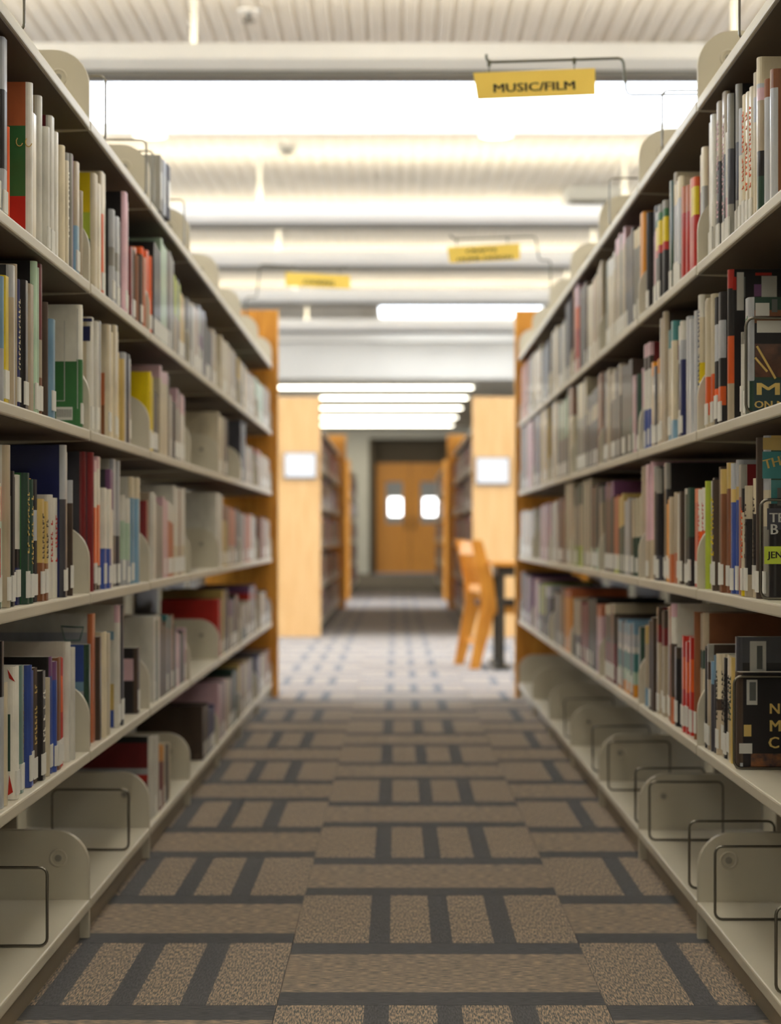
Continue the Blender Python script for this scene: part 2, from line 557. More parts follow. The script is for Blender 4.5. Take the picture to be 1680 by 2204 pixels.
def bracket_mesh(low):
    """rounded sheet-steel end bracket, u=0 front; built for side -1 (front faces +x)"""
    mb = MB(); r = .062; top = .122
    pts = []
    for q in range(9):
        a = math.pi / 2 * q / 8
        pts.append((-r + r * math.sin(a) - .002, top - r + r * math.cos(a)))
    pts = [(-DEP, top - .004), (-DEP * .7, top)] + pts + [(-.002, low), (-DEP, low if low < -.03 else -.03)]
    mb.prism(pts, 'y', -.003, .003, STEEL)
    return mb


def shelf_mesh():
    mb = MB()
    W = PITCH - .016
    mb.box(-DEP, 0, -W / 2, W / 2, -.0185, 0, STEEL, .003)
    mb.box(-DEP + .004, -.006, -W / 2 + .004, W / 2 - .004, -.0195, -.0184, STEELU)  # thin sheet carrying the painted underside shade
    return mb


def mir(mb):
    mb.v = [(-x, y, z) for x, y, z in mb.v]
    return mb


SH = {-1: shelf_mesh().mesh('shelf'), 1: mir(shelf_mesh()).mesh('shelf')}
BR = {-1: bracket_mesh(-.019).mesh('bracket'), 1: mir(bracket_mesh(-.019)).mesh('bracket')}
BB = {-1: bracket_mesh(-.068).mesh('bracket_base'), 1: mir(bracket_mesh(-.068)).mesh('bracket_base')}


def riv(s):
    mb = MB()
    cx, cz = -.056 if s < 0 else .056, .073
    mb.disc((cx, cz), .0062, (-.0048, -.003), 'y', mat('plated screw head', (158, 154, 144), .45, metal=.3), 14)
    mb.tube([(cx + .014 * math.cos(a * .3927), -.0035, cz + .014 * math.sin(a * .3927)) for a in range(16)], .002, STEEL, 6, True)
    return mb.mesh('rivet')


RV = {-1: riv(-1), 1: riv(1)}
secname = ['nearest', 'second', 'third', 'fourth', 'fifth', 'sixth', 'last']
for s in (-1, 1):
    sd = 'left' if s < 0 else 'right'
    for k in range(-1, 6):
        ya = Y0 + PITCH * k; yb = ya + PITCH; ym = (ya + yb) / 2
        xf = s * XF[s]
        r = empty('steel_bookcase', (xf, ym, 0), 'grey steel library bookcase, %s section of the %s row' % (secname[k + 1], sd), 'bookcase', 'steel bookcase sections of the %s row' % sd)
        for i, h in enumerate(TOPS[s]):
            link('shelf', SH[s], r, (0, 0, h))
            for e, yy in enumerate((-PITCH / 2 + .0045, PITCH / 2 - .0045)):
                b = link('bracket', BB[s] if i == 5 else BR[s], r, (0, yy, h))
                if k < 3 and e == 1: link('rivet', RV[s], b)
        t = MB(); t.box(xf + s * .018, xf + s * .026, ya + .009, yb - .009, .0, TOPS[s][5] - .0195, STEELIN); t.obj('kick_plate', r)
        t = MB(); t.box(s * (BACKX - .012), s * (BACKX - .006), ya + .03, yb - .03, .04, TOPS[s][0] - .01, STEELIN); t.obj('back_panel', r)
        t = MB(); t.box(s * (BACKX - .035), s * BACKX, ya + .002, ya + .024, 0, 1.56, STEEL, .003); t.obj('upright', r)
YEND = Y0 + PITCH * 6

# wooden end panels of the near rows
for s, sd in ((-1, 'left'), (1, 'right')):
    r = empty('end_panel', (s * .83, YEND + .04, 0), 'tall golden wood end panel closing the far end of the %s row' % sd, 'panel', 'wooden end panels')
    t = MB(); t.box(s * .522, s * 1.16, YEND + .03, YEND + .055, 0, 1.69, WOODO, .003); t.obj('board', r)
    t = MB(); t.box(s * .516, s * .5225, YEND + .027, YEND + .058, 0, 1.693, mat('oak edge banding', (236, 178, 84), .4)); t.obj('edge_band', r)

# ------------------------------------------------------------------ books
ROWS = {}
# each entry: spine x0, spine x1, y of the top, spine colours (top to bottom), cover colours, options
# options: l label, x<code> lettering
ROWS[(-1, 1)] = """
-6 8 124 C C l|19 29 78 S2K3S2 Z l|29 34 272 O O|66 77 177 W F28E45R27 |78 88 241 C B|94 100 205 W C
100 106 272 W D6N6Q5 l|117 125 248 W M3Z5J3 l|125 131 283 W S|136 148 312 C C1K9|148 153 345 C C|153 158 328 G N xW|158 163 330 G Z|163 168 333 P B
168 175 347 B5H4 B l|175 180 410 B W|208 222 372 C Y3L2E2T2 |222 227 460 O O|227 236 368 C C|240 262 450 S2G1S2 K|262 268 560 D D|268 280 412 I K l
284 298 531 M M|298 313 531 F M|313 331 531 O O l|331 346 520 K N l|346 363 512 Q G l|364 374 540 G D|375 388 592 L2B2 B|388 400 630 c5D1 J|400 414 640 G B
414 427 652 W B|427 444 655 S2P1W2 K|444 456 700 K K|456 474 706 B D|476 492 722 C B|492 508 742 B C|508 528 770 c B|528 548 792 B Q|548 568 812 Q B|568 584 830 B G"""
ROWS[(-1, 2)] = """
-6 3 620 F F l|4 18 594 H4S3 Z|18 29 592 Y Y l|30 36 640 B Z|36 45 570 S K|45 50 568 B B|50 57 600 V V l xC|57 66 602 K M l|67 77 610 B B|79 90 562 Q K l
90 97 564 M2B1J1 D l|98 103 650 D N|103 118 674 H H l|173 181 656 W4E5 W46E54 l|203 216 682 W C l|216 222 690 G B|235 245 698 C C3F2J2|245 258 699 C B l
258 268 758 c A|268 283 758 S V|322 329 800 Y Y l|329 340 838 K D l|344 365 786 I5C30 P2C6|365 380 850 W W|380 397 836 I2W5 F2W7 l|470 486 886 C B|486 490 900 K K
518 528 905 Z Z6W9Z3|528 544 955 B B|544 560 965 F1B6 B|560 574 975 C B|574 584 985 B J"""
ROWS[(-1, 3)] = """
-5 6 1040 W5R6K3 R l|7 18 1047 O2Q5 Q l|18 25 958 B W l|25 31 1068 N N|32 47 1014 K K l|48 57 1022 W4K1V2 S l|58 72 1018 N E l xc|73 79 1030 A A|79 88 1032 K1S1K2 K l
90 105 1074 c5J3 M l xD|118 133 1065 W W xR|136 148 958 S5Z9 V l|149 158 1030 S1D4 W l|192 203 972 M Z|204 224 975 I1W3O5K2 M l|227 240 1050 W3U2 Z l|240 254 1010 P1W2 Z|254 265 988 S3Z2 W
268 283 1066 W2Q3S2 S l|285 303 1026 C1H4 W|318 326 1078 M3K2 M|328 336 1060 W B|336 350 1082 G Z|350 361 1070 I B|361 373 1080 W1F3 F l|374 398 1044 W4C2 V l
466 479 1060 W Q|480 492 1085 J1c3 B|492 512 1090 F2B1 B|512 525 1100 G J|525 540 1105 F B|540 560 1108 W Q|560 572 1112 J B|572 584 1118 B M"""
ROWS[(-1, 4)] = """
-6 3 1390 Z Z l|3 12 1382 K3S6 Z|12 19 1470 C C|32 40 1436 W W5N6W3 l|42 58 1437 X X l|58 68 1436 B C xJ|69 80 1433 U U l|80 90 1440 D J l xc|90 99 1446 K C l xW|99 109 1455 C K
100 110 1415 K K|111 122 1415 P1U5 P l|122 130 1417 J D l|130 146 1416 R1O2R3 R l|148 160 1383 W W2S1W4|193 199 1388 N U4H1S3c3|207 215 1322 F W1S1W5|215 221 1372 D D|222 236 1362 C C
254 270 1303 I1W6 W3H1W5c3U2|297 303 1395 D K1I2K3|331 348 1328 W C1K2F1K3|348 358 1340 D D|358 373 1325 T1G5 N|374 378 1345 N N|379 400 1360 I I|470 477 1290 R R
478 492 1270 c B|493 505 1290 P1B2 G|505 518 1280 D K|518 534 1300 B2N1 G|536 560 1262 P1R1B5 B|560 572 1275 B Q|572 584 1290 G B"""
ROWS[(-1, 5)] = """
328 342 1586 W K1M4S1R1M6|343 352 1606 A1M3 M|350 366 1602 C B|436 448 1520 D D|448 462 1528 V Z|470 486 1470 I B|486 500 1462 B G|500 512 1445 N B|514 528 1430 c Y1B1|528 544 1425 B Z|544 560 1415 V J|560 572 1410 B G|572 584 1400 J B"""
ROWS[(1, 1)] = """
1664 1672 160 C D|1644 1664 148 J1S6 J|1627 1640 172 I1B4K2N3 N|1608 1626 122 C1S1C4 C|1587 1606 185 C C xO l|1574 1585 232 S3W5 D l|1562 1572 180 G3Z3G2 K l|1550 1560 268 W4I3 B l
1534 1548 195 B4K6 D l xI|1516 1532 245 W C1R3C5 l|1498 1514 315 C1G2 B l|1484 1492 380 O1Y3R6 R|1466 1484 382 F2R5 D|1446 1462 378 C1S4 B|1431 1445 370 B3F1 C l
1409 1425 430 G1E1Y3R1K6 Z|1387 1405 442 Z2I6 Z l|1374 1385 455 A A|1364 1373 488 C1G4 B l|1346 1362 488 D3Z2 K|1324 1345 487 I1B5 D l|1304 1322 541 W1C4 B|1286 1302 560 B c|1264 1284 590 C Q
1247 1261 605 D J|1228 1244 604 I1O1R2 R|1217 1227 640 Z Z|1200 1214 690 W C|1184 1198 700 C B|1166 1182 730 Z B|1150 1164 742 C B|1136 1148 760 B G|1122 1134 775 F B"""
ROWS[(1, 2)] = """
1603 1612 640 S5N2 N1J1K3N4 xE l|1590 1600 702 G1W6 W l|1562 1567 580 R2K5O5B4 K|1536 1550 628 K3S4K3O2K2 K l|1513 1531 632 C6O3C1 C l|1497 1510 634 W1C2Y3 C xV l|1470 1488 668 S H1M1C5
1452 1468 690 W1S1V4 K l|1433 1450 690 T1C4H1 T1M1C4|1414 1431 670 B D|1397 1412 772 A1B5 B l|1377 1394 736 I1D1W3U3 M l|1361 1375 792 I B l|1337 1360 772 D3N2 D|1314 1335 782 B2D4 B
1299 1312 792 B F|1286 1297 800 J D|1263 1285 832 Z1B1Z3 Z|1241 1261 812 C2G3 B l|1222 1240 818 J1C2 B|1200 1220 852 Q2G2 B|1180 1198 860 C B|1164 1178 866 c B|1146 1162 875 D Z|1134 1145 880 I B|1120 1132 890 G K"""
ROWS[(1, 3)] = """
1637 1643 1085 K K|1618 1636 938 S3C2G4 c1N2T3K5 l|1603 1616 1030 C3K5B2 B l xD|1590 1601 1052 K2C5Y2 c l xO|1579 1587 1000 G2M6 M|1566 1578 990 S2c1U7 S l|1545 1564 996 c1J4 B l|1516 1542 1022 W3C5 C l xY
1509 1515 1036 L L|1498 1508 1050 W3O1W3 O l xR|1487 1496 1052 O1R6 R l|1468 1485 1050 N3K3 D l|1450 1466 1052 W C l|1438 1449 1060 B2F1 B|1429 1437 1076 A A l|1402 1427 996 G2K5Z2 K l
1387 1400 993 I4B2 I|1373 1386 1004 B C|1356 1371 1068 C2N2 K l|1343 1354 1072 S G l|1331 1341 1062 c2N3 Y|1321 1330 1066 F4L1 J l|1301 1320 1035 P1K5 K l|1289 1299 1044 G1B4 G
1271 1287 1040 K3Q1 B1N4 l|1253 1270 1030 C C|1236 1251 1040 N1B2L1 Q|1216 1234 1036 C B|1200 1214 1070 M1J4 K|1182 1198 1078 W B|1162 1180 1082 I F|1120 1158 1094 W G"""
ROWS[(1, 4)] = """
1579 1586 1448 D K|1571 1577 1372 Z Z1K4|1562 1570 1416 c c xN|1538 1560 1412 C4D1B4 G l xK|1528 1537 1412 H1Z3 V2O1|1511 1527 1388 G1D1B4 D l|1491 1509 1320 B2N1C4 J l
1467 1484 1373 R2O3R4 R l|1449 1466 1396 D1K6 K l|1432 1447 1300 I1W2D4F2 W|1410 1430 1310 D1M1B4 M l|1397 1408 1330 D J|1377 1395 1340 c2B5H2 Y|1366 1375 1350 N K
1327 1364 1340 H2S2W1T3Q2A2 T|1302 1322 1300 C1D3M4 M l|1284 1297 1302 F1I5 I|1266 1283 1290 K D|1250 1265 1296 M J|1230 1248 1290 B3Z2 F|1208 1228 1268 F1A7 A
1192 1206 1275 G Z|1174 1190 1262 S1K4 K|1158 1172 1256 L3N2 L|1144 1157 1246 I B|1132 1143 1240 P G|1120 1131 1232 D B"""

lab_m = LABW
records = []     # individual candidates
for (s, row), txt in ROWS.items():
    base = TOPS[s][row]
    ceilh = TOPS[s][row - 1] - .0205 - .004
    ent = [e.strip() for ln in txt.strip().split('\n') for e in ln.split('|') if e.strip()]
    spans = []
    for e in ent:
        f = e.split()
        x0, x1, yt, sc = float(f[0]), float(f[1]), float(f[2]), f[3]
        rest = f[4:]
        cc, opt = None, []
        for q in rest:
            if cc is None and q[0] not in 'lx': cc = q
            elif q[0] in 'lx': opt.append(q)
        cc = cc or sc
        Xs = XF[s] + .010
        na, fa = (abs(x0 - HX), abs(x1 - HX)) if s < 0 else (abs(x1 - HX), abs(x0 - HX))
        spans.append([Xs * FL / na, Xs * FL / fa, yt, sc, cc, opt])
    spans.sort(key=lambda q: q[0])
    prev = 0
    for q in spans:
        ya, yb, yt, sc, cc, opt = q
        ya = max(ya, prev + .0006)
        # keep clear of the brackets between sections
        for kk in range(-1, 7):
            yj = Y0 + PITCH * kk
            if abs(ya - yj) < .0095: ya = yj + .0098
            if ya < yj < yb + .009:
                if yj - ya > yb - yj: yb = yj - .0098
                else: ya = yj + .0098
        T = yb - ya
        if T < .006: yb = ya + .008; T = .008
        n = max(1, int(round(T / (.030 if ya < 3.9 else .040))))
        for j in range(n):
            a = ya + T * j / n; b = ya + T * (j + 1) / n - .0014
            h = CH + (HY - yt) * ya / FL - base
            h = min(max(h - (0.012 * rnd.random() * (j > 0)), .10), ceilh - base)
            s2, c2 = sc, cc
            if j > 0 and n > 2 and rnd.random() < .3: s2 = c2 = rnd.choice(('K', 'D', 'Z', 'N', 'J', 'D'))
            records.append(dict(s=s, row=row, ya=a, yb=b, h=h, sc=s2, cc=c2, lab=any(o == 'l' for o in opt) or (ya > 4 and rnd.random() < .45),
                                let=next((o[1] for o in opt if o[0] == 'x'), None), base=base, series=rnd.choice((0, 0, 1, 1, 2)), jit=rnd.uniform(-.003, .010), key=(row, round(yt), s), first=j == 0,
                                x0=min(q[0], 99)))
        prev = yb
# fill the ends of shelves up to the end panels with more books
for s in (-1, 1):
    for row in range(1, 6):
        rr = [r for r in records if r['s'] == s and r['row'] == row]
        if not rr: continue
        y = max(r['yb'] for r in rr)
        while y < YEND - .06:
            th = rnd.uniform(.02, .05)
            for kk in range(7):
                yj = Y0 + PITCH * kk
                if y - .01 < yj < y + th + .01: y = yj + .0098
            if y + th > YEND - .01: break
            sc = rnd.choice('CCBBWGQcDIJFZ')
            records.append(dict(s=s, row=row, ya=y, yb=y + th - .001, h=rnd.uniform(.17, .23), sc=sc, cc=sc, lab=True, let=None, base=TOPS[s][row], series=0, jit=0, first=True))
            y += th
records.sort(key=lambda r: r['ya'])
for s in (-1, 1):
    for row in range(1, 6):
        rr = sorted((r for r in records if r['s'] == s and r['row'] == row), key=lambda r: r['ya'])
        for i, r in enumerate(rr):
            r['prev'] = rr[i - 1] if i else None
            r['next'] = rr[i + 1] if i + 1 < len(rr) else None
NIND = 300
ind, far = records[:NIND], records[NIND:]


def bands(code):
    out = [(c_, float(n or 1)) for c_, n in re.findall(r'([A-Za-z])(\d*)', code)]
    T = sum(n for _, n in out)
    z, res = 1.0, []
    for c_, n in out:
        res.append((z - n / T, z, c_)); z -= n / T
    return res


def cover_mb(r, xs, s, full=True):
    """hard cover: spine with rounded shoulders and two boards, banded in height"""
    mb = MB()
    t = r['yb'] - r['ya']; ym = (r['ya'] + r['yb']) / 2; h = r['h']; z0 = r['base'] + .0006
    D = r['D']
    rr = min(t * .42, .009); b = min(.0022, t * .16)
    nseg = 4 if full else 2
    out = [(D, -t / 2)]
    for q in range(nseg + 1):
        a = math.pi / 2 * q / nseg
        out.append((rr - rr * math.sin(a), -t / 2 + rr - rr * math.cos(a)))
    for q in range(nseg + 1):
        a = math.pi / 2 * (1 - q / nseg)
        out.append((rr - rr * math.sin(a), t / 2 - rr + rr * math.cos(a)))
    out.append((D, t / 2))
    inn = [(D, t / 2 - b), (b * 1.6, t / 2 - b), (b * 1.6, -t / 2 + b), (D, -t / 2 + b)]
    loop = out + inn
    n = len(loop); no = len(out)
    sb, cb = bands(r['sc']), bands(r['cc'])
    zs = sorted({round(v, 4) for a_, b_, _ in sb + cb for v in (a_, b_)})
    pick = lambda B, zf: next(c_ for a_, b_, c_ in B if a_ - 1e-4 <= zf <= b_ + 1e-4)
    P = lambda p, z: (s * (xs + p[0]), ym + p[1], z0 + h * z)
    base = len(mb.v)
    for z in zs:
        mb.v += [P(p, z) for p in loop]
    for li in range(len(zs) - 1):
        zm = (zs[li] + zs[li + 1]) / 2
        ms = mb.mi(bm_(pick(sb, zm), r['series'])); mc = mb.mi(bm_(pick(cb, zm), r['series'])); mi_ = mb.mi(LABW)
        for j in range(n):
            a = base + li * n + j; a2 = base + li * n + (j + 1) % n
            mb.f.append((a, a2, a2 + n, a + n))
            mb.m.append(mc if (j == 0 or j == no - 2) else (ms if j < no - 1 else mi_))
    k0 = mb.mi(bm_(pick(sb, .99), r['series']))
    top = base + (len(zs) - 1) * n
    # caps: boards and spine as strips
    i0, i1, i2, i3 = no, no + 1, no + 2, no + 3
    for lev in (base, top):
        mb.f.append((lev + 0, lev + 1, lev + i2, lev + i3)); mb.m.append(k0)
        mb.f.append((lev + no - 2, lev + no - 1, lev + i0, lev + i1)); mb.m.append(k0)
        mb.f.append(tuple(lev + j for j in range(1, no - 1)) + (lev + i1, lev + i2)); mb.m.append(k0)
    return mb


def pages_mb(r, xs, s, mb=None):
    mb = mb or MB()
    t = r['yb'] - r['ya']; b = min(.0022, t * .16)
    mb.box(s * (xs + b * 1.7), s * (xs + r['D'] - .004), r['ya'] + b * 1.02, r['yb'] - b * 1.02, r['base'] + .004, r['base'] + r['h'] - .0045, PAGE)
    return mb


def label_mb(r, xs, s, mb=None):
    mb = mb or MB()
    t = r['yb'] - r['ya']; ym = (r['ya'] + r['yb']) / 2
    hw = min(t * .44, .016)
    z = r['base'] + r['lz']
    mb.box(s * (xs - .0007), s * (xs + .002), ym - hw, ym + hw, z, z + r['lh'], LABW)
    return mb


def words_for(code):
    out = []
    for c_ in re.findall(r'[A-Za-z]', code):
        nm = PAL[c_][1]
        if nm not in out: out.append(nm)
    return out


SHELFW = {1: 'top', 2: 'second', 3: 'third', 4: 'fourth', 5: 'bottom'}
used = set()


def section(r):
    return int(math.floor((r['ya'] - Y0) / PITCH)) + 1


def colour(r):
    if r is None: return None
    w_ = words_for(r['sc'])
    return w_[0] if len(w_) == 1 else w_[0] + '-and-' + w_[1].replace(' ', '-')


def make_label(r):
    t = r['yb'] - r['ya']
    size = 'thick' if t > .04 else ('slim' if t < .02 else ('tall' if r['h'] > .225 else ('short' if r['h'] < .17 else 'medium')))
    sd = 'left' if r['s'] < 0 else 'right'
    w_ = words_for(r['sc'])
    cv = words_for(r['cc'])[0]
    c1 = colour(r)
    tail = '%s shelf of the %s row' % (SHELFW[r['row']], sd)
    opts = []
    p_, n_ = colour(r['prev']), colour(r['next'])
    if p_ and n_: opts.append('%s %s book between %s and %s ones, %s' % (size, c1, p_, n_, tail))
    if cv not in w_ and p_ and n_: opts.append('%s %s book with %s cover, after the %s one, %s' % (size, c1, cv, p_, tail))
    k = section(r)
    lst = sorted((q for q in records if q['s'] == r['s'] and q['row'] == r['row'] and section(q) == k), key=lambda q: q['ya'])
    i = lst.index(r)
    where = {0: 'nearest', 1: 'second', 2: 'third', 3: 'fourth'}.get(k, 'far')
    opts.append('%s book, %s from the front in %s bookcase, %s' % (c1, ORD[min(i, 34)], where, tail))
    if len(w_) > 2:
        opts.insert(0, '%s book with %s, %s and %s bands on its spine, %s' % (size, w_[0], w_[1], w_[2], tail))
    for o in opts:
        if len(o.split()) <= 15 and o not in used:
            used.add(o); return o
    o = opts[-1]; used.add(o)
    return o


# cover pictures and lettering seen on some near covers: patch rectangles in the frame of the photograph, put on the cover's near board
def patch(parent, Y, x0, y0, x1, y1, m, name='cover_patch', th=.0006, dy=0.0):
    a, b = at(x0, y1, Y), at(x1, y0, Y)
    t = MB(); t.box(a[0], b[0], Y - th - dy, Y - .00005 - dy, a[2], b[2], m)
    return t.obj(name, parent)


def lettering(parent, txt, px, py, Y, hpx, m, name='lettering', dy=.0009, wpx=None, tilt=0.0):
    cu = bpy.data.curves.new(name, 'FONT')
    cu.body = txt
    cu.extrude = 0.0003 * K
    size = hpx * Y / FL * K / .69
    cu.size = size
    cu.offset = 0
    cu.resolution_u = 2
    cu.materials.append(m)
    o = bpy.data.objects.new(name, cu)
    col.objects.link(o)
    o.parent = parent
    x, _, z = at(px, py, Y)
    org = parent['org']
    o.location = ((x - org[0]) * K, (Y - dy - org[1]) * K, (z - org[2]) * K)
    o.rotation_euler = (math.pi / 2, -tilt, 0)
    bpy.context.view_layer.update()
    me = bpy.data.meshes.new_from_object(o.evaluated_get(bpy.context.evaluated_depsgraph_get()))
    bmx = bmesh.new(); bmx.from_mesh(me)
    for sh in (-.025, .025):
        g_ = bmesh.ops.duplicate(bmx, geom=list(bmx.verts)[:len(me.vertices)] + list(bmx.edges)[:len(me.edges)] + list(bmx.faces)[:len(me.polygons)])
        bmesh.ops.translate(bmx, vec=(size * sh, 0, 0.00002 * (1 if sh > 0 else 2)), verts=[v for v in g_['geom'] if isinstance(v, bmesh.types.BMVert)])
    bmx.to_mesh(me); bmx.free()
    m2 = bpy.data.objects.new(name, me)
    col.objects.link(m2)
    m2.parent = parent
    m2.location = o.location; m2.rotation_euler = o.rotation_euler
    if wpx:
        wd = max(v.co.x for v in me.vertices) - min(v.co.x for v in me.vertices)
        m2.scale = (wpx * Y / FL * K / wd, 1, 1)
    bpy.data.objects.remove(o)
    return m2


for r in records:
    r['D'] = rnd.uniform(.165, .20)
    r['lz'] = rnd.uniform(.006, .014); r['lh'] = rnd.uniform(.032, .042)
near = []
for r in ind:
    s = r['s']
    xs = XF[s] + .010 + max(-.003, r['jit'])
    r['xs'] = xs
    ym = (r['ya'] + r['yb']) / 2
    sd = 'left' if s < 0 else 'right'
    b = empty('book', (s * (xs + r['D'] / 2), ym, r['base']), make_label(r), 'book', 'books on the %s shelf of the %s row' % (SHELFW[r['row']], sd))
    r['obj'] = b
    cover_mb(r, xs, s).obj('cover', b)
    pages_mb(r, xs, s).obj('pages', b)
    if r['lab']:
        label_mb(r, xs, s).obj('call_label', b)
    if r['let'] and r['let'] in PAL:
        t = MB(); m = bm_(r['let'], 2)
        z = r['base'] + .06
        tw = (r['yb'] - r['ya']) * .26
        while z < r['base'] + r['h'] - .03:
            g = rnd.uniform(.004, .008)
            if rnd.random() > .16:
                w1 = tw * rnd.uniform(.7, 1.0)
                t.box(s * (xs - .0005), s * (xs + .001), ym - w1, ym + w1, z, z + g * .45, m)
                if rnd.random() < .5: t.box(s * (xs - .0005), s * (xs + .001), ym - w1, ym - w1 * .5, z, z + g, m)
                else: t.box(s * (xs - .0005), s * (xs + .001), ym + w1 * .5, ym + w1, z, z + g, m)
            z += g + .002
        t.obj('spine_lettering', b)
# all the further books of both rows: too many to single out
t = MB()


def farbook(mb, s, xs, ya, yb, z, h, D, sc, lab=True):
    bb = bands(sc)
    for a, b_, c_ in bb:
        mb.box(s * xs, s * (xs + D), ya, yb, z + h * a, z + h * b_, bm_(c_, 0))
    if lab:
        ym = (ya + yb) / 2; hw = (yb - ya) * .42
        mb.box(s * (xs - .0006), s * (xs + .001), ym - hw, ym + hw, z + .008, z + .046, LABW)


for r in far:
    farbook(t, r['s'], XF[r['s']] + .010, r['ya'], r['yb'], r['base'] + .0006, r['h'], r['D'], r['sc'], r['lab'])

# ------------------------------------------------------------------ far book blocks beyond the open area
def far_block(s, sd, ya, yb, n):
    xf = .535
    r = empty('wooden_bookcase', (s * .83, (ya + yb) / 2, 0), 'distant book-filled bookcase, %s side of the %s' % (sd, n), 'bookcase', 'distant wooden bookcases')
    for h in (.08, .34, .62, .90, 1.18, 1.46):
        q = MB(); q.box(s * xf, s * (xf + .3), ya + .03, yb - .03, h - .02, h, STEEL); q.obj('shelf', r)
        if h < 1.4:
            y = ya + .04
            while y < yb - .1:
                th = rnd.uniform(.03, .09)
                farbook(t, s, xf + .01, y, y + th - .003, h + .001, rnd.uniform(.16, .23), .18, rnd.choice('DDMZGIBWJFPRCSK'), rnd.random() < .4)
                y += th + (rnd.random() < .08) * .15
    q = MB(); q.box(s * (xf + .3), s * (xf + .31), ya, yb, 0, 1.6, DARKB); q.obj('back_panel', r)
    return r


def end_board(s, y, x0, x1, h, m, lab, dy=.03):
    r = empty('end_panel', (s * (x0 + x1) / 2, y, 0), lab, 'panel', 'wooden end panels')
    q = MB(); q.box(s * x0, s * x1, y - dy / 2, y + dy / 2, 0, h, m, .004); q.obj('board', r)
    return r


for s, sd in ((-1, 'left'), (1, 'right')):
    far_block(s, sd, 15.05, 20.5, 'doorway aisle')
    far_block(s, sd, 23.4, 30.0, 'aisle close to the doors')
    e = end_board(s, 15.0, .523, 1.2, 1.655, WOODL, 'broad pale maple end panel with white notice, %s beyond the open area' % sd)
    end_board(s, 20.6, .48, 1.2, 1.645, WOODO, 'golden wood panel ending the distant %s bookcase' % sd, .08)
    end_board(s, 23.3, .50, 1.2, 1.5, WOODO, 'golden wood panel starting the furthest %s bookcase' % sd, .05)
    if s < 0: x0, y0, x1, y1 = 611, 974, 681, 1031
    else: x0, y0, x1, y1 = 1023, 984, 1096, 1044
    Y = 14.98
    f = empty('wall_sign', at((x0 + x1) / 2, y1, Y), 'white notice in a grey frame fixed to the %s pale maple panel' % sd, 'sign', 'framed notices on end panels')
    patch(f, Y, x0, y0, x1, y1, mat('sign frame', (128, 134, 136), .5), 'frame', .02)
    patch(f, Y, x0 + 3, y0 + 3, x1 - 3, y1 - 5, PAPER, 'notice_sheet', .002, .02)
tag(t.obj('packed_books'), 'densely packed distant books of mixed colours filling the far shelves of every row', 'books', kind='stuff')

# big lit panel boards' grain done; red/pink stacks near far wall left as books

# ------------------------------------------------------------------ pictures and lettering on the large near covers
def nearest(s, row, ya_px):
    """the book whose spine near edge stands closest to the pixel column"""
    tgt = (XF[s] + .01) * FL / abs(ya_px - HX)
    return min((r for r in ind if r['s'] == s and r['row'] == row), key=lambda r: abs(r['ya'] - tgt))


cr, yl, tl, bk = bm_('c', 2), bm_('L', 2), bm_('T', 2), bm_('K', 2)
stk = mat('sticker paper', (205, 205, 200), .6)
grn = mat('grey print', (96, 100, 98), .7)
r = nearest(1, 2, 1612); b = r['obj']; Y = r['ya']
patch(b, Y, 1625, 652, 1655, 680, stk, 'sticker'); patch(b, Y, 1628, 690, 1680, 716, stk, 'sticker'); patch(b, Y, 1660, 632 + 12, 1672, 672, grn, 'cover_print', .0004, .0007)
patch(b, Y, 1622, 818, 1690, 900, mat('dark teal print', (34, 62, 66), .4, .5), 'title_panel', .0005)
patch(b, Y, 1624, 740, 1690, 812, mat('rust photo print', (96, 58, 40), .4, .5, noise=.6, nscale=40), 'cover_picture', .0005)
q = MB(); 
for (xa, ya_, xb, yb_) in ((1628, 745, 1668, 815), (1624, 770, 1650, 800)):
    a1 = at(xa, ya_, Y); b1 = at(xb, yb_, Y)
    q.tube([(a1[0], Y - .0012, a1[2]), (b1[0], Y - .0012, b1[2])], .0018, cr, 6)
q.obj('cover_print', b)
lettering(b, 'M', 1624, 850, Y, 26, cr, wpx=50)
lettering(b, 'ON M', 1622, 878, Y, 15, cr, wpx=66)
r = nearest(1, 2, 1567); b = r['obj']; Y = r['ya']
patch(b, Y, 1585, 586, 1600, 668, stk, 'sticker'); patch(b, Y, 1638, 594, 1671, 640, stk, 'sticker'); patch(b, Y, 1600, 596, 1603, 640, grn, 'cover_print')
patch(b, Y, 1576, 596, 1584, 624, bm_('R', 1), 'cover_print'); patch(b, Y, 1625, 587, 1660, 593, bm_('R', 1), 'cover_print')
patch(b, Y, 1622, 612, 1638, 638, bm_('P', 1), 'cover_print')
r = nearest(1, 2, 1600); b = r['obj']; Y = r['ya']
# white cover: grey vertical print
r = nearest(1, 3, 1643); b = r['obj']; Y = r['ya']
patch(b, Y, 1650, 1094, 1690, 1140, bm_('Z', 2), 'cover_print')
patch(b, Y, 1672, 1050, 1690, 1088, grn, 'sticker')
lettering(b, 'TE', 1655, 1124, Y, 20, stk)
lettering(b, 'B I', 1656, 1150, Y, 22, stk)
patch(b, Y, 1644, 1176, 1690, 1214, yl, 'title_panel')
lettering(b, 'JEN', 1652, 1201, Y, 14, INK)
r = nearest(1, 3, 1636); b = r['obj']; Y = r['ya']
patch(b, Y, 1640, 972, 1690, 1030, tl, 'title_panel')
patch(b, Y, 1641, 942, 1690, 968, bm_('c', 0), 'cover_print')
lettering(b, 'THI', 1645, 1010, Y, 20, cr, tilt=.25)
r = nearest(1, 4, 1586); b = r['obj']; Y = r['ya']
patch(b, Y, 1606, 1463, 1629, 1517, stk, 'sticker'); patch(b, Y, 1612, 1468, 1626, 1508, grn, 'cover_print', .0004, .0007)
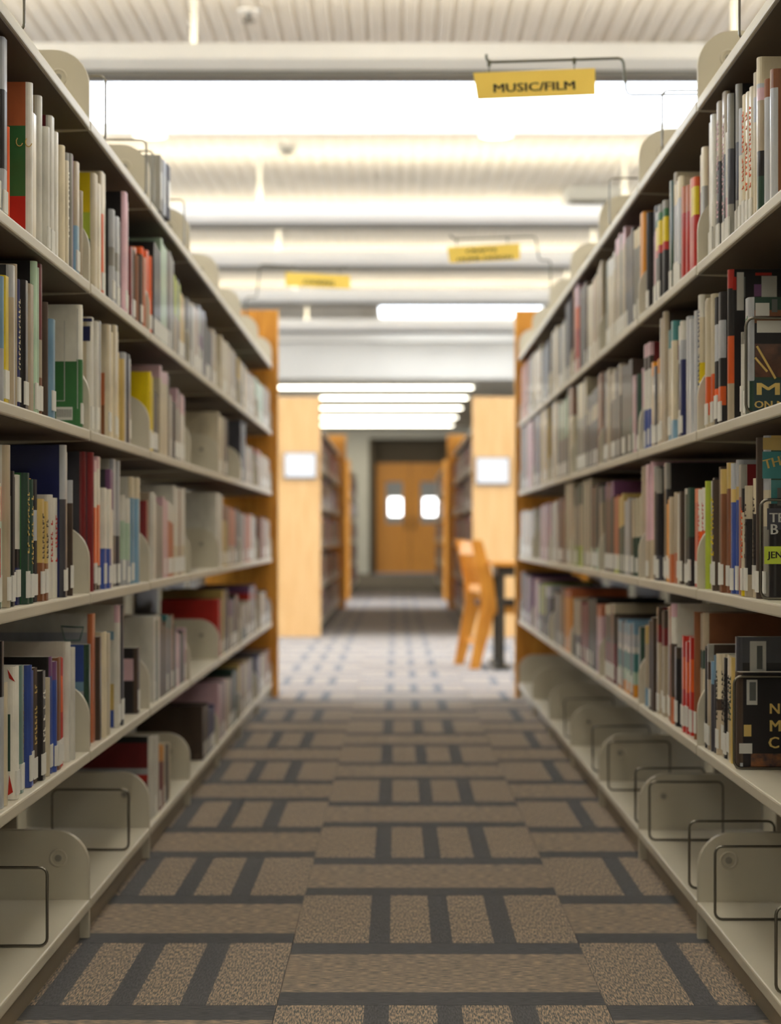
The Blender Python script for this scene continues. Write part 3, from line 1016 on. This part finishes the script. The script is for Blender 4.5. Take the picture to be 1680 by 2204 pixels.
lettering(b, 'N', 1654, 1536, Y, 22, cr); lettering(b, 'M', 1654, 1574, Y, 24, cr); lettering(b, 'C', 1652, 1610, Y, 24, cr)
patch(b, Y, 1590, 1600, 1618, 1622, stk, 'cover_print').rotation_euler = (0, 0, 0)
patch(b, Y, 1600, 1560, 1616, 1585, bm_('c', 1), 'cover_print')
patch(b, Y, 1615, 1622, 1690, 1680, mat('orange photo print', (150, 92, 48), .4, .5, noise=.75, nscale=60, rgb2=(30, 26, 40)), 'cover_picture')
patch(b, Y, 1592, 1642, 1598, 1686, bm_('S', 1), 'cover_print')
r = nearest(1, 4, 1577); b = r['obj']; Y = r['ya']
patch(b, Y, 1613, 1380, 1648, 1446, stk, 'sticker'); patch(b, Y, 1628, 1390, 1640, 1440, grn, 'cover_print', .0004, .0007)
# left row covers
r = nearest(-1, 2, 173); b = r['obj']; Y = r['ya']
patch(b, Y, 121, 876, 156, 904, LABW, 'barcode_label')
for k in range(9):
    patch(b, Y, 123 + k * 3.6, 881, 124.6 + k * 3.6, 898, grn, 'barcode_bar', .0003, .0007)
t = MB()
for xa, ya_, xb, yb_ in ((138, 690, 139.5, 862), (104, 862, 139.5, 863.5), (166, 665, 167.5, 880)):
    a1 = at(xa, yb_, Y); b1 = at(xb, ya_, Y); t.box(a1[0], b1[0], Y - .0006, Y - .0001, a1[2], b1[2], stk)
t.obj('cover_print', b)
r = nearest(-1, 1, 66); b = r['obj']; Y = r['ya']
t = MB()
for cx, cy, rr_ in ((42, 305, 7), (62, 306, 7)):
    pts = [at(cx + rr_ * math.cos(a), cy + rr_ * 1.4 * math.sin(a), Y) for a in [math.pi * (.1 + .2 * k) for k in range(7)]]
    t.tube([(p_[0], Y - .0008, p_[2]) for p_ in pts], .0008, cr, 5)
t.obj('cover_print', b)
r = nearest(-1, 2, 203); b = r['obj']; Y = r['ya']
patch(b, Y, 178, 685, 198, 692, bm_('V', 1), 'cover_print'); patch(b, Y, 178, 702, 194, 734, bm_('V', 1), 'cover_print')
r = nearest(-1, 4, 32); b = r['obj']; Y = r['ya']
t = MB()
for tri in (((16, 1440), (33, 1468), (20, 1460)), ((20, 1668), (28, 1705), (17, 1712))):
    t.prism([(at(px, py, Y)[0], at(px, py, Y)[2]) for px, py in tri], 'y', Y - .0007, Y - .0001, bm_('R', 1))
t.obj('cover_print', b)
r = nearest(-1, 4, 207); b = r['obj']; Y = r['ya']
t = MB()
pp = [(132, 1348), (180, 1350), (172, 1378), (140, 1378)]
t.tube([(at(*q_, Y)[0], Y - .001, at(*q_, Y)[2]) for q_ in pp], .0016, bm_('X', 1), 5, True)
t.obj('cover_print', b)
r = nearest(-1, 2, 518)
zc = TOPS[-1][0]
for i, (ya, th, c_, lab) in enumerate(((4.93, .05, 'G', 'grey box file on top of the left row, nearest of three'), (4.99, .05, 'S', 'silver box file on top of the left row, middle of three'), (5.05, .06, 'Z', 'charcoal box file on top of the left row, beside the silver one'))):
    b = empty('box_file', (-.62, ya + th / 2, zc), lab, 'box file', 'box files on top of the left row')
    x1 = -(HX - (345 + i * 8)) * ya / FL
    q = MB(); q.box(x1 - .18, x1, ya, ya + th - .004, zc + .0005, zc + .128, bm_(c_, 2), .002); q.obj('case', b)
    q = MB(); q.box(x1, x1 + .0008, ya + .01, ya + th - .014, zc + .03, zc + .09, LABW); q.obj('spine_label', b)

# ------------------------------------------------------------------ wire bookends
wires = [(-1, 5, 3.39, 'on the left bottom shelf, nearest, before the first bracket'), (-1, 5, 4.42, 'on the left bottom shelf, between the first and second brackets'),
         (-1, 0, 3.18, 'on top of the left row at the upper frame edge'), (-1, 0, 4.07, 'on top of the left row just past the first bracket'),
         (-1, 0, 4.73, 'on top of the left row beside the second bracket'), (-1, 0, 4.87, 'on top of the left row in front of the box files'), (-1, 0, 5.58, 'on top of the left row at the third bracket'),
         (1, 0, 3.386, 'on top of the right row at the upper frame edge'), (1, 0, 4.37, 'on top of the right row below the sign arm'), (1, 0, 5.45, 'on top of the right row at the third bookcase'),
         (1, 5, 3.06, 'on the right bottom shelf at the frame edge'), (1, 5, 3.645, 'on the right bottom shelf just before the first bracket'), (1, 5, 3.966, 'on the right bottom shelf just past the first bracket'),
         (1, 5, 4.59, 'on the right bottom shelf just before the second bracket'), (1, 5, 4.86, 'on the right bottom shelf just past the second bracket'), (1, 5, 5.48, 'on the right bottom shelf before the third bracket'), (1, 5, 5.92, 'on the right bottom shelf past the third bracket'),
         (1, 5, 6.9, 'on the right bottom shelf in the fifth bookcase')]
for s, row, px, lab in ((1, 2, 1612, 'on the right second shelf in front of the dark cover with M'), (1, 3, 1643, 'on the right third shelf in front of the black and yellow cover'), (1, 4, 1586, 'on the right fourth shelf in front of the black picture cover')):
    r = nearest(s, row, px)
    wires.append((s, row, r['ya'] - .0055, lab))


def wire_loop(s, row, Y, lab):
    z = TOPS[s][row] + .0028
    hh = .122 if row in (0, 5) else .145
    w_ = .155
    xf = s * (XF[s] + .004)
    b = empty('wire_bookend', (xf + s * w_ / 2, Y, TOPS[s][row]), 'chrome wire bookend ' + lab, 'bookend', 'wire bookends')
    pts = []
    rr = .012
    for cx, cz, a0 in ((xf + s * rr, z + rr, 180), (xf + s * rr, z + hh - rr, 90), (xf + s * (w_ - rr), z + hh - rr, 0), (xf + s * (w_ - rr), z + rr, -90)):
        for q in range(5):
            if a0 == 180: a = 270 - 90 * q / 4
            elif a0 == 90: a = 180 - 90 * q / 4
            elif a0 == 0: a = 90 - 90 * q / 4
            else: a = 0 - 90 * q / 4
            ca, sa = math.cos(math.radians(a)), math.sin(math.radians(a))
            pts.append((cx + s * ca * rr, Y, cz + sa * rr))
    t = MB(); t.tube(pts, .0023, WIRE, 8, True); t.obj('wire_frame', b, smooth=True)
    t = MB(); t.tube([(xf + s * w_, Y, z + .003), (xf + s * w_, Y - .04, z), (xf + s * (w_ + .02), Y - .045, z)], .0023, WIRE, 8); t.obj('foot', b, smooth=True)


for w_ in wires:
    wire_loop(*w_)

# ------------------------------------------------------------------ hanging yellow signs
def sign(s, Y, x0, yl0, x1, yr0, hpx, lines, lab, arm):
    """x0,yl0 top-left corner, x1,yr0 top-right corner"""
    a = at(x0, yl0, Y); c_ = at(x1, yr0, Y)
    p = empty('hanging_sign', ((a[0] + c_[0]) / 2, Y, a[2]), lab, 'sign', 'yellow hanging subject signs')
    hh = hpx * Y / FL
    t = MB()
    t.prism([(a[0], a[2]), (c_[0], c_[2]), (c_[0] + .001, c_[2] - hh), (a[0] + (.009 if s > 0 else 0), a[2] - hh)], 'y', Y - .0015, Y + .0015, YEL)
    t.obj('sign_board', p)
    sl = math.atan2(c_[2] - a[2], c_[0] - a[0])
    for (tx, px, py, hp, wp) in lines:
        lettering(p, tx, px, py, Y - .0015, hp, INK, 'lettering', .0006, wp, sl)
    t = MB()
    pts = []
    raw = [Vector(at(q[0], q[1], Y)) for q in arm]
    for i, v in enumerate(raw):
        if 0 < i < len(raw) - 1:
            d0 = (raw[i - 1] - v).normalized() * .01; d1 = (raw[i + 1] - v).normalized() * .01
            pts += [v + d0, v + (d0 + d1) * .29, v + d1]
        else: pts.append(v)
    t.tube([tuple(v) for v in pts], .003, WIREG, 8); t.obj('wire_arm', p, smooth=True)
    for fx in (.13, .83):
        x = a[0] + (c_[0] - a[0]) * fx; zt = a[2] + (c_[2] - a[2]) * fx
        # arm height above
        j = 1
        best = min(((abs((raw[i][0] + raw[i + 1][0]) / 2 - x), i) for i in range(len(raw) - 1) if abs(raw[i][0] - raw[i + 1][0]) > .05))
        i = best[1]; f = (x - raw[i][0]) / (raw[i + 1][0] - raw[i][0]); za = raw[i][2] + (raw[i + 1][2] - raw[i][2]) * f
        t = MB(); t.tube([(x, Y, za + .002), (x, Y, zt - .004)], .0012, WIREG, 6); t.tube([(x, Y, za + .004), (x, Y, za - .01)], .004, WIREG, 8); t.obj('hanger_clip', p)
    return p


sign(1, 4.82, 1018, 157, 1280, 147, 57, [('MUSIC/FILM', 1060, 199, 18, 176)], 'yellow hanging sign reading MUSIC/FILM on a wire arm',
     [(1046, 117), (1047, 134), (1340, 125), (1348, 204), (1520, 203), (1524, 404)])
sign(1, 8.1, 962, 532, 1118, 524, 34, [('CRAFTS', 1002, 545, 8, 66), ('HOME DESIGN', 983, 563, 8, 118)], 'small yellow hanging sign with two lines of text, below the larger sign',
     [(968, 506), (976, 515), (1152, 509), (1160, 560), (1184, 560), (1186, 703)])
sign(-1, 9.0, 614, 586, 753, 593, 29, [('COOKING', 652, 611, 10, 66)], 'small yellow hanging sign with one line of text over the left row',
     [(744, 571), (740, 578), (560, 570), (552, 640), (530, 640), (528, 766)])

# ------------------------------------------------------------------ table and chair in the open area
def slab(mb, p0, p1, th, dep, m):
    pass


ty = 11.35
r = empty('reading_table', (.82, ty + .35, 0), 'golden wood topped reading table with dark steel frame in the open area', 'table')
zt = .565
q = MB(); q.box(.50, 1.5, ty - .05, ty + .75, zt - .022, zt, WOODO, .004); q.obj('tabletop', r)
q = MB(); q.box(.53, 1.47, ty + .02, ty + .68, zt - .075, zt - .0225, DARKM); q.obj('apron', r)
for yy in (ty + .06, ty + .6):
    q = MB(); q.box(.53, .567, yy - .018, yy + .018, .02, zt - .075, DARKM); q.obj('leg', r)
    q = MB(); q.box(1.43, 1.467, yy - .018, yy + .018, .02, zt - .075, DARKM); q.obj('leg', r)
for xx in (.548, 1.45):
    q = MB(); q.box(xx - .04, xx + .04, ty + .0, ty + .68, 0, .02, DARKM, .004); q.obj('foot_rail', r)
q = MB(); q.box(.567, 1.43, ty + .045, ty + .075, .345, .37, DARKM); q.obj('stretcher', r)

ch = empty('wooden_chair', (.50, 11.75, 0), 'golden wooden chair standing at the reading table, back towards the aisle', 'chair')


def curve_post(y, x):
    q = MB()
    # side profile: foot kicked back, bend at the seat, raked back
    cen = [(x - .045, 0.0), (x - .005, .18), (x + .03, .34), (x + .02, .46), (x - .035, .68)]
    wd = [.055, .07, .085, .075, .06]
    # outline
    L_ = [(c_[0] - w1 / 2, c_[1]) for c_, w1 in zip(cen, wd)]
    R_ = [(c_[0] + w1 / 2, c_[1]) for c_, w1 in zip(cen, wd)]
    q.prism(L_ + R_[::-1], 'y', y - .018, y + .018, WOODO)
    return q


ny, fy_ = 11.46, 11.86
dxc = -.07
for y, dx in ((ny, 0), (fy_, dxc)):
    curve_post(y, .455 + dx).obj('rear_leg', ch)
    q = MB(); q.box(.80 + dx, .835 + dx, y - .018, y + .018, 0, .33, WOODO, .003); q.obj('front_leg', ch)
    q = MB(); q.box(.50 + dx, .80 + dx, y - .012, y + .012, .29, .33, WOODO); q.obj('seat_rail', ch)
q = MB(); q.box(.46 + dxc / 2, .84 + dxc / 2, ny - .01, fy_ + .01, .3305, .36, SEATF, .01); q.obj('seat', ch)
for z0_, z1_, x_ in ((.60, .67, .424), (.40, .44, .475)):
    q = MB(); q.prism([(x_ - .012, ny + .018), (x_ + .012, ny + .018), (x_ + .012 + dxc, fy_ - .018), (x_ - .012 + dxc, fy_ - .018)], 'z', z0_, z1_, WOODO); q.obj('back_rail', ch)
for k in range(7):
    f = (k + .6) / 7.2
    yy = ny + (fy_ - ny) * f; dx = dxc * f
    q = MB(); q.prism([(.475 + dx - .007, .44), (.475 + dx + .007, .44), (.43 + dx + .007, .60), (.43 + dx - .007, .60)], 'y', yy - .017, yy + .017, WOODO); q.obj('back_slat', ch)
q = MB(); q.prism([(.45, ny + .018), (.47, ny + .018), (.47 + dxc, fy_ - .018), (.45 + dxc, fy_ - .018)], 'z', .12, .15, WOODO); q.obj('stretcher', ch)
